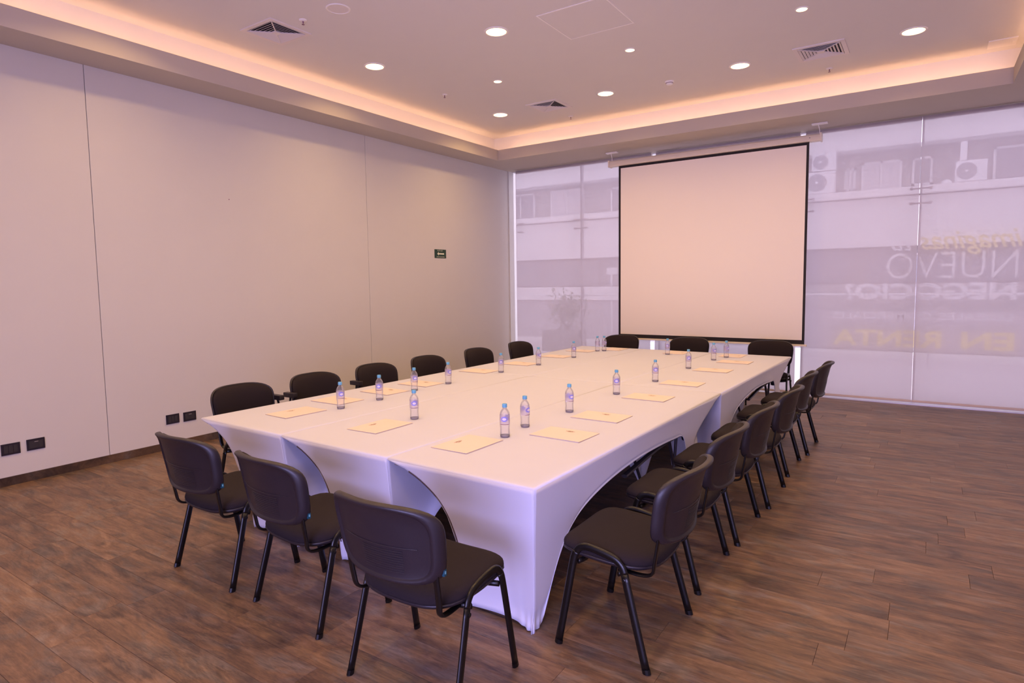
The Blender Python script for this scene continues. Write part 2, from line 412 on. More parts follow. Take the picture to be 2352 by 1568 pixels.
# ================================================================== OUTSIDE
bx('trim_5', -12, 20, .22, 12, -.35, -.06, M['ground'], kind='structure')
bd = empty('facade_building', (3, 7, -.06)); tag(bd, 'pale building across the terrace with a band of windows, seen dimly through the blinds', 'building')
def fb(nm, x0, x1, y0, y1, z0, z1, m, par=None, bev=0):
    p = par or bd; off = Vector((3, 7, -.06))
    o = bx(nm, x0-off.x, x1-off.x, y0-off.y, y1-off.y, z0-off.z, z1-off.z, m, p, bev); return o
X0, X1 = -11, 19
fb('upper_wall', X0, X1, 6.95, 7.6, 4.80, 7.5, M['facade'])
fb('lintel', X0, X1, 6.90, 7.0, 4.72, 4.80, M['facade2'])
fb('recess_wall', X0, X1, 7.45, 7.6, 3.80, 4.80, M['facade2'])
fb('ledge', X0, X1, 6.75, 7.6, 3.66, 3.82, M['facade'])
fb('spandrel', X0, X1, 6.95, 7.6, 2.50, 3.63, M['facade'])
fb('recess_wall', X0, X1, 7.20, 7.6, 1.60, 2.50, M['facdark'])
fb('sill', X0, 2.2, 6.90, 7.6, 1.22, 1.62, M['facade'])
fb('lower_wall', 2.2, X1, 7.05, 7.6, 1.0, 1.62, M['facade2'])
fb('lower_wall', X0, 2.2, 7.0, 7.6, -.06, 1.22, M['facmid'])
fb('lower_wall', 2.2, X1, 7.05, 7.6, -.06, 1.0, M['facmid'])
fb('kerb', X0, X1, 6.2, 7.0, -.06, .02, M['facade'])
for (a, b, c, d, mm) in ((-3.3, -2.1, 3.82, 4.70, 'shutter'), (-5.0, -3.9, 3.82, 4.7, 'fwin'), (-1.2, .1, 3.82, 4.6, 'fwin'), (.6, 1.9, 3.82, 4.6, 'shutter'), (2.5, 3.8, 3.82, 4.6, 'fwin'),
                         (5.05, 5.30, 3.9, 4.45, 'shutter'), (5.42, 6.25, 3.85, 4.55, 'shutter'), (6.45, 6.85, 3.9, 4.55, 'fwin'), (7.95, 9.2, 3.85, 4.6, 'fwin')):
    wf = bmesh.new()
    for q in ((a, a+.05, c, d), (b-.05, b, c, d), (a, b, c, c+.05), (a, b, d-.05, d), ((a+b)/2-.02, (a+b)/2+.02, c, d)):
        box(wf, q[0]-3, q[1]-3, .38, .44, q[2]+.06, q[3]+.06)
    o = link_mesh('window_frame', wf, M['ac'], bd)
    bx('window_pane', a-2.95, b-3.05, .41, .43, c+.11, d+.01, M[mm], o)
for (a, b) in ((-10, -7), (-6.5, -3.6), (-3.3, -1.5), (-1.2, .8), (1.2, 3), (3.4, 5.2), (5.6, 7.4), (7.8, 10)):
    fb('window_pane', a, b, 7.17, 7.2, 1.66, 2.44, M['fwin'])
def ac(x, z, w, h, lb):
    e = empty('air_conditioner', (x, 6.98, z))
    bm = bmesh.new(); box(bm, -w/2, w/2, -.14, .14, 0, h, .015); link_mesh('casing', bm, M['ac'], e)
    bm = bmesh.new(); lathe(bm, [(0, 0), (h*.40, 0), (h*.40, .012), (h*.36, .016), (0, .016)], 24)
    bmesh.ops.rotate(bm, verts=bm.verts, matrix=Matrix.Rotation(PI/2, 3, 'X')); bmesh.ops.translate(bm, verts=bm.verts, vec=(-w*.14, -.14, h/2))
    g = link_mesh('fan_grille', bm, M['acd'], e)
    bm = bmesh.new(); lathe(bm, [(0, 0), (h*.06, 0), (h*.06, .02), (0, .02)], 12)
    bmesh.ops.rotate(bm, verts=bm.verts, matrix=Matrix.Rotation(PI/2, 3, 'X')); bmesh.ops.translate(bm, verts=bm.verts, vec=(-w*.14, -.157, h/2))
    link_mesh('fan_hub', bm, M['ac'], g)
    for sx in (-1, 1): bx('foot', sx*w*.35-.02, sx*w*.35+.02, -.13, .13, -.02, 0, M['acd'], e)
    tag(e, lb, 'air conditioner', 'air conditioner units on the ledge outside')
ac(4.60, 3.84, .60, .52, 'lower of two stacked white air conditioner units outside beside the screen')
ac(4.655, 4.38, .52, .42, 'upper of two stacked white air conditioner units outside beside the screen')
ac(7.54, 3.84, .56, .45, 'lone white air conditioner unit on the ledge outside, far right')
du = empty('air_duct', (7.40, 7.0, 4.31)); tag(du, 'white duct rising above the lone air conditioner outside', 'duct')
bx('duct_body', -.06, .06, -.1, .1, 0, .42, M['ac'], du)
bm = bmesh.new(); lathe(bm, [(.10, 0), (.09, .05), (.05, .09), (0, .10)], 20); lp = link_mesh('dome_lamp', bm, M['ac'], None, True); lp.location = (7.114, 6.85, 3.82)
tag(lp, 'small white dome lamp on the ledge outside', 'lamp')
# handrail, planter, sign post
hr = empty('handrail', (3, 5, -.06)); tag(hr, 'pale metal handrail running across the terrace outside', 'railing')
bm = bmesh.new(); tube(bm, [(-14, 0, 1.48), (16, 0, 1.48)], .021, seg=8, side=Vector((0, 1, 0))); link_mesh('rail', bm, M['ac'], hr)
for i in range(11):
    bm = bmesh.new(); tube(bm, [(-13.5+i*2.9, 0.02, 0), (-13.5+i*2.9, 0.02, 1.47)], .013, seg=6); link_mesh('post', bm, M['alu'], hr)
pl = empty('potted_shrub', (-1.2, 4.4, -.06)); tag(pl, 'leafy shrub in a square planter on the terrace outside', 'plant')
bm = bmesh.new(); box(bm, -.52, .52, -.3, .3, 0, .55, .02); link_mesh('planter', bm, M['clay'], pl)
bm = bmesh.new()
for i in range(9):
    a = rr.random()*6.28; tube(bm, [(rr.uniform(-.2, .3), 0, .53), (.1+.18*math.cos(a), .1*math.sin(a), .85), (.1+.38*math.cos(a), .2*math.sin(a), 1.2+.3*rr.random())], .012, seg=5)
link_mesh('branches', bm, M['clay'], pl)
bm = bmesh.new()
for i in range(700):
    p = Vector((.1+rr.gauss(0, .24), rr.gauss(0, .17), 1.08+rr.gauss(0, .21)))
    if p.z < .56: continue
    R_ = Euler((rr.random()*6, rr.random()*6, rr.random()*6)).to_matrix(); s = .05
    vs = [bm.verts.new(p+R_ @ Vector(q)) for q in ((-s, 0, 0), (0, -s*.45, .008), (s, 0, 0), (0, s*.45, .008))]; bm.faces.new(vs)
link_mesh('foliage', bm, M['leaf'], pl, kind='stuff')
sg = empty('sign_post', (-.16, 5.2, -.06)); tag(sg, 'small white sign on a post outside the left blind', 'sign')
bx('post', -.04, .0, -.02, .02, 0, 2.02, M['ac'], sg); bx('sign_plate', -.15, .15, -.03, -.02, 2.02, 2.20, M['ac'], sg)

# ================================================================== CEILING FITTINGS
def downlight(x, y, R_, lb, grp):
    e = empty('downlight', (x, y, HC))
    lathe_obj('trim_ring', [(R_*1.22, 0), (R_*1.22, -.004), (R_*1.02, -.010), (R_*.99, -.003), (R_*.99, 0)], M['white'], e, 32)
    lathe_obj('lens', [(R_*.985, -.0055), (0, -.0055)], M['lens'], e, 32)
    l = bpy.data.lights.new('lamp', 'AREA'); l.shape = 'DISK'; l.size = 2*R_*.9; l.energy = LAMP_W*(R_/.105)**2; l.color = WARM; l.spread = math.radians(142)
    lo = bpy.data.objects.new('lamp', l); C.objects.link(lo); lo.parent = e; lo.location = (0, 0, -.012)
    tag(e, lb, 'ceiling light', grp)
BIG = [(1.27, -2.06), (3.04, -2.08), (4.84, -2.09), (6.62, -2.08)]
big = {(1.25, -4.74): 'large round recessed downlight nearest the left ceiling diffuser', (3.02, -4.72): 'large round recessed downlight between the left diffuser and the ceiling hatch',
       (1.24, -2.06): 'large round recessed downlight nearest the corner of the room', (3.03, -2.07): 'large round recessed downlight right of the small middle diffuser',
       (4.84, -2.10): 'large round recessed downlight left of the right-hand diffuser', (6.62, -2.09): 'large round recessed downlight right of the right-hand diffuser'}
for (x, y), lb in big.items(): downlight(x, y, .105, lb, 'large round downlights')
for (x, y), lb in {(2.12, -3.40): 'small round recessed spot, left one of three', (3.95, -3.40): 'small round recessed spot in front of the ceiling hatch',
                   (5.73, -3.40): 'small round recessed spot above the right-hand diffuser'}.items(): downlight(x, y, .050, lb, 'small round spots')
for (x, y) in ((4.83, -4.73), (6.62, -4.73), (1.25, -7.4), (3.03, -7.4), (4.83, -7.4), (6.62, -7.4), (1.25, -10.0), (3.03, -10.0), (4.83, -10.0), (6.62, -10.0)):
    downlight(x, y, .105, 'large round recessed downlight overhead, out of the picture', 'large round downlights overhead')
for (x, y) in ((3.95, -6.1), (5.73, -6.1), (2.12, -8.7), (5.73, -8.7)):
    downlight(x, y, .050, 'small round spot overhead, out of the picture', 'small round spots overhead')

def diffuser(x, y, s, rz, lb):
    e = empty('ceiling_diffuser', (x, y, HC), rz)
    h = s/2
    bm = bmesh.new(); fw = .045
    for q in ((-h, -h+fw, -h, h), (h-fw, h, -h, h), (-h+fw, h-fw, -h, -h+fw), (-h+fw, h-fw, h-fw, h)): box(bm, *q, -.012, 0, .0015)
    link_mesh('frame', bm, M['grille'], e)
    bx('backing', -h+fw, h-fw, -h+fw, h-fw, -.002, -.0005, M['dark'], e)
    n = 6; a0 = h-fw-.004
    for i in range(n):
        a = a0*(1-i/(n+.35)); bm = bmesh.new()
        # sloping square collar: low outer lip, higher inner edge
        o1 = a; i1 = a-.022
        lo = [bm.verts.new((sx*o1, sy*o1, -.013)) for sx, sy in ((-1, -1), (1, -1), (1, 1), (-1, 1))]
        hi = [bm.verts.new((sx*i1, sy*i1, -.003)) for sx, sy in ((-1, -1), (1, -1), (1, 1), (-1, 1))]
        lo2 = [bm.verts.new(v.co+Vector((0, 0, -.0025))) for v in lo]; hi2 = [bm.verts.new(v.co+Vector((0, 0, .0012))) for v in hi]
        for k in range(4):
            j = (k+1) % 4
            bm.faces.new((lo[k], lo[j], hi[j], hi[k])); bm.faces.new((lo2[k], lo2[j], hi2[j], hi2[k]))
            bm.faces.new((lo[k], lo[j], lo2[j], lo2[k])); bm.faces.new((hi[k], hi[j], hi2[j], hi2[k]))
        link_mesh('louver', bm, M['grille'], e)
    for k in range(4):
        bm = bmesh.new(); box(bm, .02, a0*1.41, -.004, .004, -.016, -.004)
        bmesh.ops.rotate(bm, verts=bm.verts, matrix=Matrix.Rotation(PI/4+k*PI/2, 3, 'Z')); link_mesh('corner_bar', bm, M['grille'], e)
    bx('centre_plate', -.035, .035, -.035, .035, -.018, -.004, M['grille'], e)
    tag(e, lb, 'air vent', 'square ceiling diffusers')
diffuser(1.185, -6.06, .50, 0, 'square louvred ceiling diffuser near the panelled wall, top left')
diffuser(2.09, -2.02, .51, 0, 'square louvred ceiling diffuser near the room corner, the smallest in view')
diffuser(5.727, -2.045, .53, 0, 'square louvred ceiling diffuser on the right, near the window wall')
# service hatch
ht = empty('ceiling_hatch', (3.915, -4.43, HC)); tag(ht, 'square ceiling access hatch with a thin white outline', 'hatch')
bm = bmesh.new(); a, b = .365, .35
for q in ((-a, -b, -a, a), (b, a, -a, a), (-b, b, -a, -b), (-b, b, b, a)): box(bm, q[0], q[1], q[2], q[3], -.005, 0)
link_mesh('frame', bm, M['white'], ht); bx('door_panel', -b+.003, b-.003, -b+.003, b-.003, -.0035, 0, M['ceil'], ht)
pt = empty('ceiling_plate', (7.44, -1.09, HC)); tag(pt, 'plain square blank plate in the right corner of the ceiling', 'ceiling plate')
bx('plate', -.13, .13, -.14, .14, -.010, 0, M['white'], pt, .002)
bx('plate_catch', .09, .11, -.03, .03, -.014, -.010, M['white'], pt)
sp = empty('ceiling_speaker', (2.115, -6.046, HC)); tag(sp, 'round unlit ceiling speaker left of the large downlight, at the top edge', 'speaker')
lathe_obj('rim', [(.115, 0), (.115, -.006), (.098, -.009), (.095, -.004), (.095, 0)], M['white'], sp, 32)
lathe_obj('grille', [(.095, -.004), (.05, -.006), (0, -.0065)], M['grille'], sp, 32)
def sprinkler(x, y, lb):
    e = empty('sprinkler', (x, y, HC))
    lathe_obj('escutcheon', [(.040, 0), (.040, -.004), (.022, -.012), (.012, -.014), (0, -.014)], M['white'], e, 18)
    bm = bmesh.new(); lathe(bm, [(.007, -.012), (.007, -.026), (.003, -.03), (.003, -.040), (.014, -.042), (.014, -.045), (0, -.045)], 12); link_mesh('nozzle', bm, M['labr'], e)
    tag(e, lb, 'sprinkler', 'ceiling sprinklers')
sprinkler(1.64, -6.08, 'small sprinkler head right of the top-left diffuser')
sprinkler(5.728, -1.312, 'small sprinkler head beneath the right-hand diffuser')
sprinkler(2.071, -1.301, 'small sprinkler head beneath the middle diffuser')
sprinkler(1.205, -3.375, 'small pale sprinkler cover between the downlights on the left')
sd = empty('smoke_detector', (3.929, -2.03, HC)); tag(sd, 'round smoke detector on the ceiling between two large downlights', 'smoke detector')
lathe_obj('base', [(.060, 0), (.060, -.014), (.050, -.020)], M['white'], sd); lathe_obj('head', [(.048, -.018), (.044, -.038), (.025, -.048), (0, -.049)], M['white'], sd)
lathe_obj('slot', [(.0485, -.022), (.0485, -.028)], M['labr'], sd)

# ================================================================== WALL FITTINGS
def socket(yc, zc, style, lb):
    e = empty('wall_socket', (0, yc, zc)); w, h = .072, .052
    bm = bmesh.new(); box(bm, 0, .009, -w, w, -h, h, .003); link_mesh('face_plate', bm, M['socket'], e)
    if style:
        bx('module', .009, .0125, -.055, .055, -.034, .034, M['dark'], e)
        bm = bmesh.new(); box(bm, .0125, .014, -.012, .018, .022, .027); link_mesh('latch', bm, M['alu'], e)
    else:
        for q in (-1, 0, 1): bx('module', .009, .012, q*.036-.016, q*.036+.016, -.034, .034, M['dark'], e)
    tag(e, lb, 'socket', 'black sockets low on the left wall')
socket(-8.211, .331, 0, 'black wall socket at the left edge of the picture'); socket(-8.018, .335, 1, 'black wall data outlet beside the leftmost socket')
socket(-6.744, .328, 0, 'black wall socket above the leftmost front chair'); socket(-6.553, .324, 1, 'black wall data outlet just left of the table corner')
sn = empty('exit_sign', (0, -2.111, 2.2775)); tag(sn, 'small dark green evacuation route sign with a white arrow on the left wall', 'sign')
bm = bmesh.new(); box(bm, 0, .004, -.150, .150, -.073, .073, .001); link_mesh('sign_plate', bm, M['green'], sn)
def wall_text(s, w, h, y, z):
    bm = text_bm(s, 1.0, .0)
    xs = [v.co.x for v in bm.verts]; ys = [v.co.y for v in bm.verts]; sx = w/(max(xs)-min(xs)); sy = h/(max(ys)-min(ys)); mx, my = (max(xs)+min(xs))/2, (max(ys)+min(ys))/2
    for v in bm.verts: v.co = Vector((.0052, y+(v.co.x-mx)*sx, z+(v.co.y-my)*sy))
    return link_mesh('lettering', bm, M['signw'], sn)
wall_text('RUTA DE', .13, .020, -.01, .052); wall_text('EVACUACI\u00d3N', .20, .022, .005, -.050)
bm = bmesh.new(); ar = [(-.085, 0), (-.045, .030), (-.045, .012), (.095, .012), (.095, -.012), (-.045, -.012), (-.045, -.030)]
vs = [bm.verts.new((.0045, a, b)) for a, b in ar]; vt = [bm.verts.new((.0055, a, b)) for a, b in ar]
bm.faces.new(vt)
for i in range(7): bm.faces.new((vs[i], vs[(i+1) % 7], vt[(i+1) % 7], vt[i]))
link_mesh('arrow', bm, M['signw'], sn)

# ================================================================== PROJECTION SCREEN
SY = -.40
ps = empty('projection_screen', (3.94, SY, 0)); tag(ps, 'large white pull-down projection screen with a black border hanging before the blinds', 'projection screen')
ox = 3.94
bm = bmesh.new()
ZC = 3.735
pr = [(-.055, -.045), (.055, -.045), (.062, -.03), (.062, .02), (.04, .05), (-.03, .05), (-.055, .03), (-.062, 0), (-.062, -.03)]
rings = [[bm.verts.new((x, a, ZC+b)) for a, b in pr] for x in (2.345-ox, 5.525-ox)]
for i in range(len(pr)): bm.faces.new((rings[0][i], rings[0][(i+1) % len(pr)], rings[1][(i+1) % len(pr)], rings[1][i]))
bm.faces.new(rings[0]); bm.faces.new(rings[1][::-1]); cs = link_mesh('screen_case', bm, M['case'], ps)
for x in (2.325, 5.525):
    bm = bmesh.new(); box(bm, x-ox, x-ox+.022, -.068, .068, ZC-.055, ZC+.056, .006); link_mesh('end_cap', bm, M['case'], ps)
bm = bmesh.new(); lathe(bm, [(0, 0), (.006, 0), (.006, .002), (0, .002)], 8); bmesh.ops.rotate(bm, verts=bm.verts, matrix=Matrix.Rotation(PI/2, 3, 'X')); bmesh.ops.translate(bm, verts=bm.verts, vec=(5.40-ox, -.062, ZC)); link_mesh('screw', bm, M['dark'], ps)
sx0, sx1, sz0, sz1 = 2.492, 5.388, .815, 3.69
bdr = bmesh.new()
L_, R_, T_, B_ = .036, .034, .038, .062
# black sheet as a frame, white picture area inside it
for q in ((sx0, sx0+L_, sz0, sz1), (sx1-R_, sx1, sz0, sz1), (sx0+L_, sx1-R_, sz1-T_, sz1), (sx0+L_, sx1-R_, sz0, sz0+B_)):
    box(bdr, q[0]-ox, q[1]-ox, -.0012, .0012, q[2], q[3])
link_mesh('black_border', bdr, M['black'], ps)
bx('picture_area', sx0+L_-ox, sx1-R_-ox, -.001, .001, sz0+B_, sz1-T_, M['screen'], ps)
bm = bmesh.new(); box(bm, 2.42-ox, 5.42-ox, -.014, .014, .788, .816, .005); link_mesh('bottom_bar', bm, M['case'], ps)
for x in (2.37, 5.515):
    mb = bmesh.new(); box(mb, x-ox-.10, x-ox+.10, -.04, .04, H-.018, H-.001, .002); mo = link_mesh('mount_plate', mb, M['white'], ps)
    bm = bmesh.new(); tube(bm, [(x-ox-.02, 0, H-.016), (x-ox, 0, ZC+.10), (x-ox, 0, ZC+.045)], .005, seg=6); link_mesh('hanger', bm, M['white'], ps)

# ================================================================== TABLES
TX, TY, TA = 2.2911, -1.3795, -.02096
ca, sa = math.cos(TA), math.sin(TA)
TW, TL, TH = 1.0348, 3.1293, .75
def tw(u_, v_, z=0): return Vector((TX+ca*u_+sa*v_, TY+sa*u_-ca*v_, z))
def cover(i, j):
    """i: column 0..2 from the panelled wall, j: 0 far, 1 near. local frame: x across, y = -v (towards window +)"""
    tip = [.165, .075, -.012][i]; bg_ = [.15, .15, 0][i]  # outward bulge added so the inner side panels catch more light
    W_, L_ = TW-.004, TL-.004; rz = .012
    bm = bmesh.new()
    zt = TH-rz
    def V(u_, v_, z): return Vector((u_, -v_, z))
    # boundary curves of the skirt (t: 0 at rim, 1 at floor)
    iu = .56 if i else .62
    NL = catmull([V(0, L_, zt), V(.13, L_, .712), V(.27, L_, .655), V(.40, L_, .565), V(.49, L_-.0, .43), V(iu-.01, L_-.01, .22), V(iu+.01, L_-.02, .0)], 6)
    NR = catmull([V(W_, L_, zt), V(W_+tip*.35, L_, .48), V(W_+tip*.8, L_-.005, .15), V(W_+tip-.01, L_-.01, .055), V(W_+tip, L_+.012, .0)], 6)
    FR = catmull([V(W_, 0, zt), V(W_, .14, .712), V(W_, .29, .655), V(W_+tip*.3, .51, .575), V(W_+tip*.5, .68, .476), V(W_+tip*.8, .76, .28), V(W_+tip, .80, 0)], 6)
    FL = catmull([V(0, 0, zt), V(.10, .12, .70), V(.24, .27, .64), V(.38, .43, .55), V(.48, .57, .42), V(.54, .66, .22), V(.56, .70, 0)], 6)
    def rez(c):      # resample so that height falls evenly along the curve
        out = []; n = 40
        for q in range(n+1):
            z = zt*(1-q/n)
            for A_, B_ in zip(c, c[1:]):
                if (A_.z >= z >= B_.z):
                    w_ = 0 if A_.z == B_.z else (A_.z-z)/(A_.z-B_.z); p_ = A_.lerp(B_, w_); p_.z = z; out.append(p_); break
            else: out.append(c[0].copy() if q == 0 else c[-1].copy())
        out[0] = c[0].copy(); out[-1] = c[-1].copy()
        return out
    NL, NR, FR, FL = rez(NL), rez(NR), rez(FR), rez(FL)
    # bottom curves
    NB = catmull([V(iu+.01, L_-.02, 0), V(iu+.06, L_-.02, .012), V(iu+.2, L_-.015, .026), V(W_+tip-.13, L_-.01, .028), V(W_+tip-.05, L_, .012), V(W_+tip, L_+.012, 0)], 5)
    RB = catmull([V(W_+tip, L_+.012, 0), V(W_+tip, L_-.07, .016), V(W_+tip+bg_*.1, L_-.12, .09), V(W_+tip*.7+bg_*.35, L_-.20, .24), V(W_+tip*.5+bg_*.7, L_-.31, .385), V(W_+tip*.3+bg_, L_-.50, .490), V(W_+bg_, L_-.83, .560), V(W_+bg_*.7, L_-1.25, .592), V(W_+bg_*.3, L_-1.62, .592),
                  V(W_, L_-1.95, .578), V(W_+tip*.3, .97, .55), V(W_+tip*.6, .87, .40), V(W_+tip, .84, .12), V(W_+tip, .80, 0)], 5)
    LB = catmull([V(iu+.01, L_-.02, 0), V(iu-.03, L_-.10, .06), V(iu-.14, L_-.3, .34), V(.30, L_-.6, .52), V(.20, L_-1.1, .59), V(.18, L_-1.6, .60), V(.24, 1.25, .56), V(.36, .95, .44), V(.50, .78, .18), V(.56, .70, 0)], 5)
    FB = catmull([V(.56, .70, 0), V(.58, .62, .10), V(.62, .46, .36), V(.74, .36, .52), V(W_-.12, .40, .52), V(W_+tip*.6, .62, .36), V(W_+tip*.9, .78, .08), V(W_+tip, .80, 0)], 5)
    def patch(T0, T1, Lc, Rc, Bc, ns, nt, wr=None):
        g = []
        P00, P10, P01, P11 = T0, T1, Lc[-1], Rc[-1]
        for a in range(nt+1):
            t = a/nt; row = []
            for b in range(ns+1):
                s = b/ns
                p = (1-t)*T0.lerp(T1, s)+t*curve_at(Bc, s)+(1-s)*curve_at(Lc, t)+s*curve_at(Rc, t) \
                    - ((1-s)*(1-t)*P00+s*(1-t)*P10+(1-s)*t*P01+s*t*P11)
                if wr: p = p+wr(s, t)
                row.append(bm.verts.new(p))
            g.append(row)
        for a in range(nt):
            for b in range(ns):
                bm.faces.new((g[a][b], g[a][b+1], g[a+1][b+1], g[a+1][b]))
    def pleat(s, t):   # bunched folds above the near foot
        k = max(0, (t-.86)/.14)**1.2*max(0, 1-(1-s)/.40)
        return V(0, .010*k*math.sin(s*46), 0)
    def pleat2(s, t):
        k = max(0, (t-.86)/.14)**1.2*max(0, 1-s/.10)
        return V(.008*k*math.sin(s*150), 0, 0)
    patch(V(0, L_, zt), V(W_, L_, zt), NL, NR, NB, 40, 30, pleat)
    patch(V(W_, L_, zt), V(W_, 0, zt), NR, FR, RB, 110, 26, pleat2)
    patch(V(0, L_, zt), V(0, 0, zt), NL, FL, LB, 60, 24)
    patch(V(0, 0, zt), V(W_, 0, zt), FL, FR, FB, 30, 20)
    # top with a rolled rim
    prof = [(0, zt), (.0025, zt+.0062), (.007, zt+.0105), (.014, TH), (.06, TH)]
    rg = []
    for d, z in prof:
        cs = [V(d, d, z), V(W_-d, d, z), V(W_-d, L_-d, z), V(d, L_-d, z)]; rg.append([bm.verts.new(c) for c in cs])
    for A, B in zip(rg, rg[1:]):
        for k in range(4): bm.faces.new((A[k], A[(k+1) % 4], B[(k+1) % 4], B[k]))
    bm.faces.new(rg[-1])
    bmesh.ops.remove_doubles(bm, verts=bm.verts, dist=.0004)
    o = link_mesh('tablecloth', bm, M['cloth'], None, True)
    md = o.modifiers.new('thickness', 'SOLIDIFY'); md.thickness = .0025; md.offset = -1
    o.location = tw(i*TW+.002, j*TL+.002); o.rotation_euler = (0, 0, TA)
    side = ['next to the panelled wall', 'in the middle row', 'on the side of the right-hand chairs'][i]
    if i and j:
        bm = bmesh.new(); tube(bm, [p_+Vector((.010, .006, -.006)) for p_ in NL[2:34]], .007, .010, seg=8, side=Vector((0, 1, 0))); gs_ = link_mesh('edge_gap_shade', bm, M['gap_shade'], o, True)  # dark tube added to imitate the shaded gap between two tables
        gs_['label'] = 'dark tube painted as shade in the gap along the curved edge of the cloth'
    tag(o, 'white stretch cloth over the %s table %s' % (('far', 'near')[j], side), 'tablecloth', 'white stretch tablecloths')
    # the table under it
    t = empty('folding_table', tw(i*TW+.002, j*TL+.002), TA)
    bm = bmesh.new(); box(bm, .03, W_-.03, -L_+.03, -.03, TH-.050, TH-.006, .005); link_mesh('tabletop', bm, M['tabletop'], t)
    feet = [(W_+tip-.05, -(L_-.06)), (iu+.07, -(L_-.09)), (W_+tip-.05, -.86), (.62, -.78)]
    tops = [(W_-.07, -(L_-.07)), (.42, -(L_-.10)), (W_-.09, -1.13), (.5, -1.0)]
    for (fx, fy), (qx, qy) in zip(feet, tops):
        bm = bmesh.new(); tube(bm, [(qx, qy, TH-.05), (fx, fy, 0.0)], .013, seg=8, side=Vector((0, 1, 0))); link_mesh('leg', bm, M['tleg'], t)
    bm = bmesh.new(); rl = catmull([(W_-.055, -.80, .485), (W_-.055, -.84, .530), (W_-.055, -1.0, .552), (W_-.055, -1.4, .545), (W_-.055, -1.95, .49)], 4)
    tube(bm, rl, .022, .012, seg=8); link_mesh('frame_rail', bm, M['tleg'], t)
    bm = bmesh.new(); tube(bm, [(W_-.055, -.99, .545), (W_-.09, -.99, .02)], .012, seg=8); link_mesh('support_leg', bm, M['tleg'], t)
    tag(t, '%s folding table hidden under its white cloth %s' % (('far', 'near')[j], side), 'table', 'folding tables pushed together')
for j in (0, 1):
    for i in range(3): cover(i, j)

# ================================================================== CHAIRS
def cushion(bm, mapf, ha, hb, prof, exps=(4.0, 4.0), seg=48, mi=0):
    """closed pillow: prof is [(r, h)], mapf(a, b, h) -> point"""
    rings = []
    for (rr_, h) in prof:
        if rr_ == 0: rings.append([bm.verts.new(mapf(0, 0, h))]); continue
        ring = []
        for k in range(seg):
            th = 2*PI*k/seg; c, s = math.cos(th), math.sin(th)
            e = exps[0] if s > 0 else exps[1]
            q = (abs(c)**e+abs(s)**e)**(-1/e)
            ring.append(bm.verts.new(mapf(c*q*rr_*ha, s*q*rr_*hb, h)))
        rings.append(ring)
    for A, B in zip(rings, rings[1:]):
        for i in range(seg):
            j = (i+1) % seg
            if len(A) == 1: fc = bm.faces.new((A[0], B[i], B[j]))
            elif len(B) == 1: fc = bm.faces.new((A[i], A[j], B[0]))
            else: fc = bm.faces.new((A[i], A[j], B[j], B[i]))
            fc.material_index = mi
def seat_map(a, b, h):
    y = .012+b; z = .508+h+.045*(y/.25)*.35
    z -= .022*max(0, (b-.16)/.09)**2
    z -= .006*max(0, 1-(a/.2)**2)
    return Vector((a*(1-.06*max(0, -b/.25)), y, z))
def back_map(a, b, h):
    z = .742+b
    k = 1+.055*(b/.17)
    a2 = a*k
    y = -.278-(z-.58)*.20-.018+.082*(a2/.29)**2-.022*max(0, (b-.10)/.08)**2
    return Vector((a2, y+h, z))
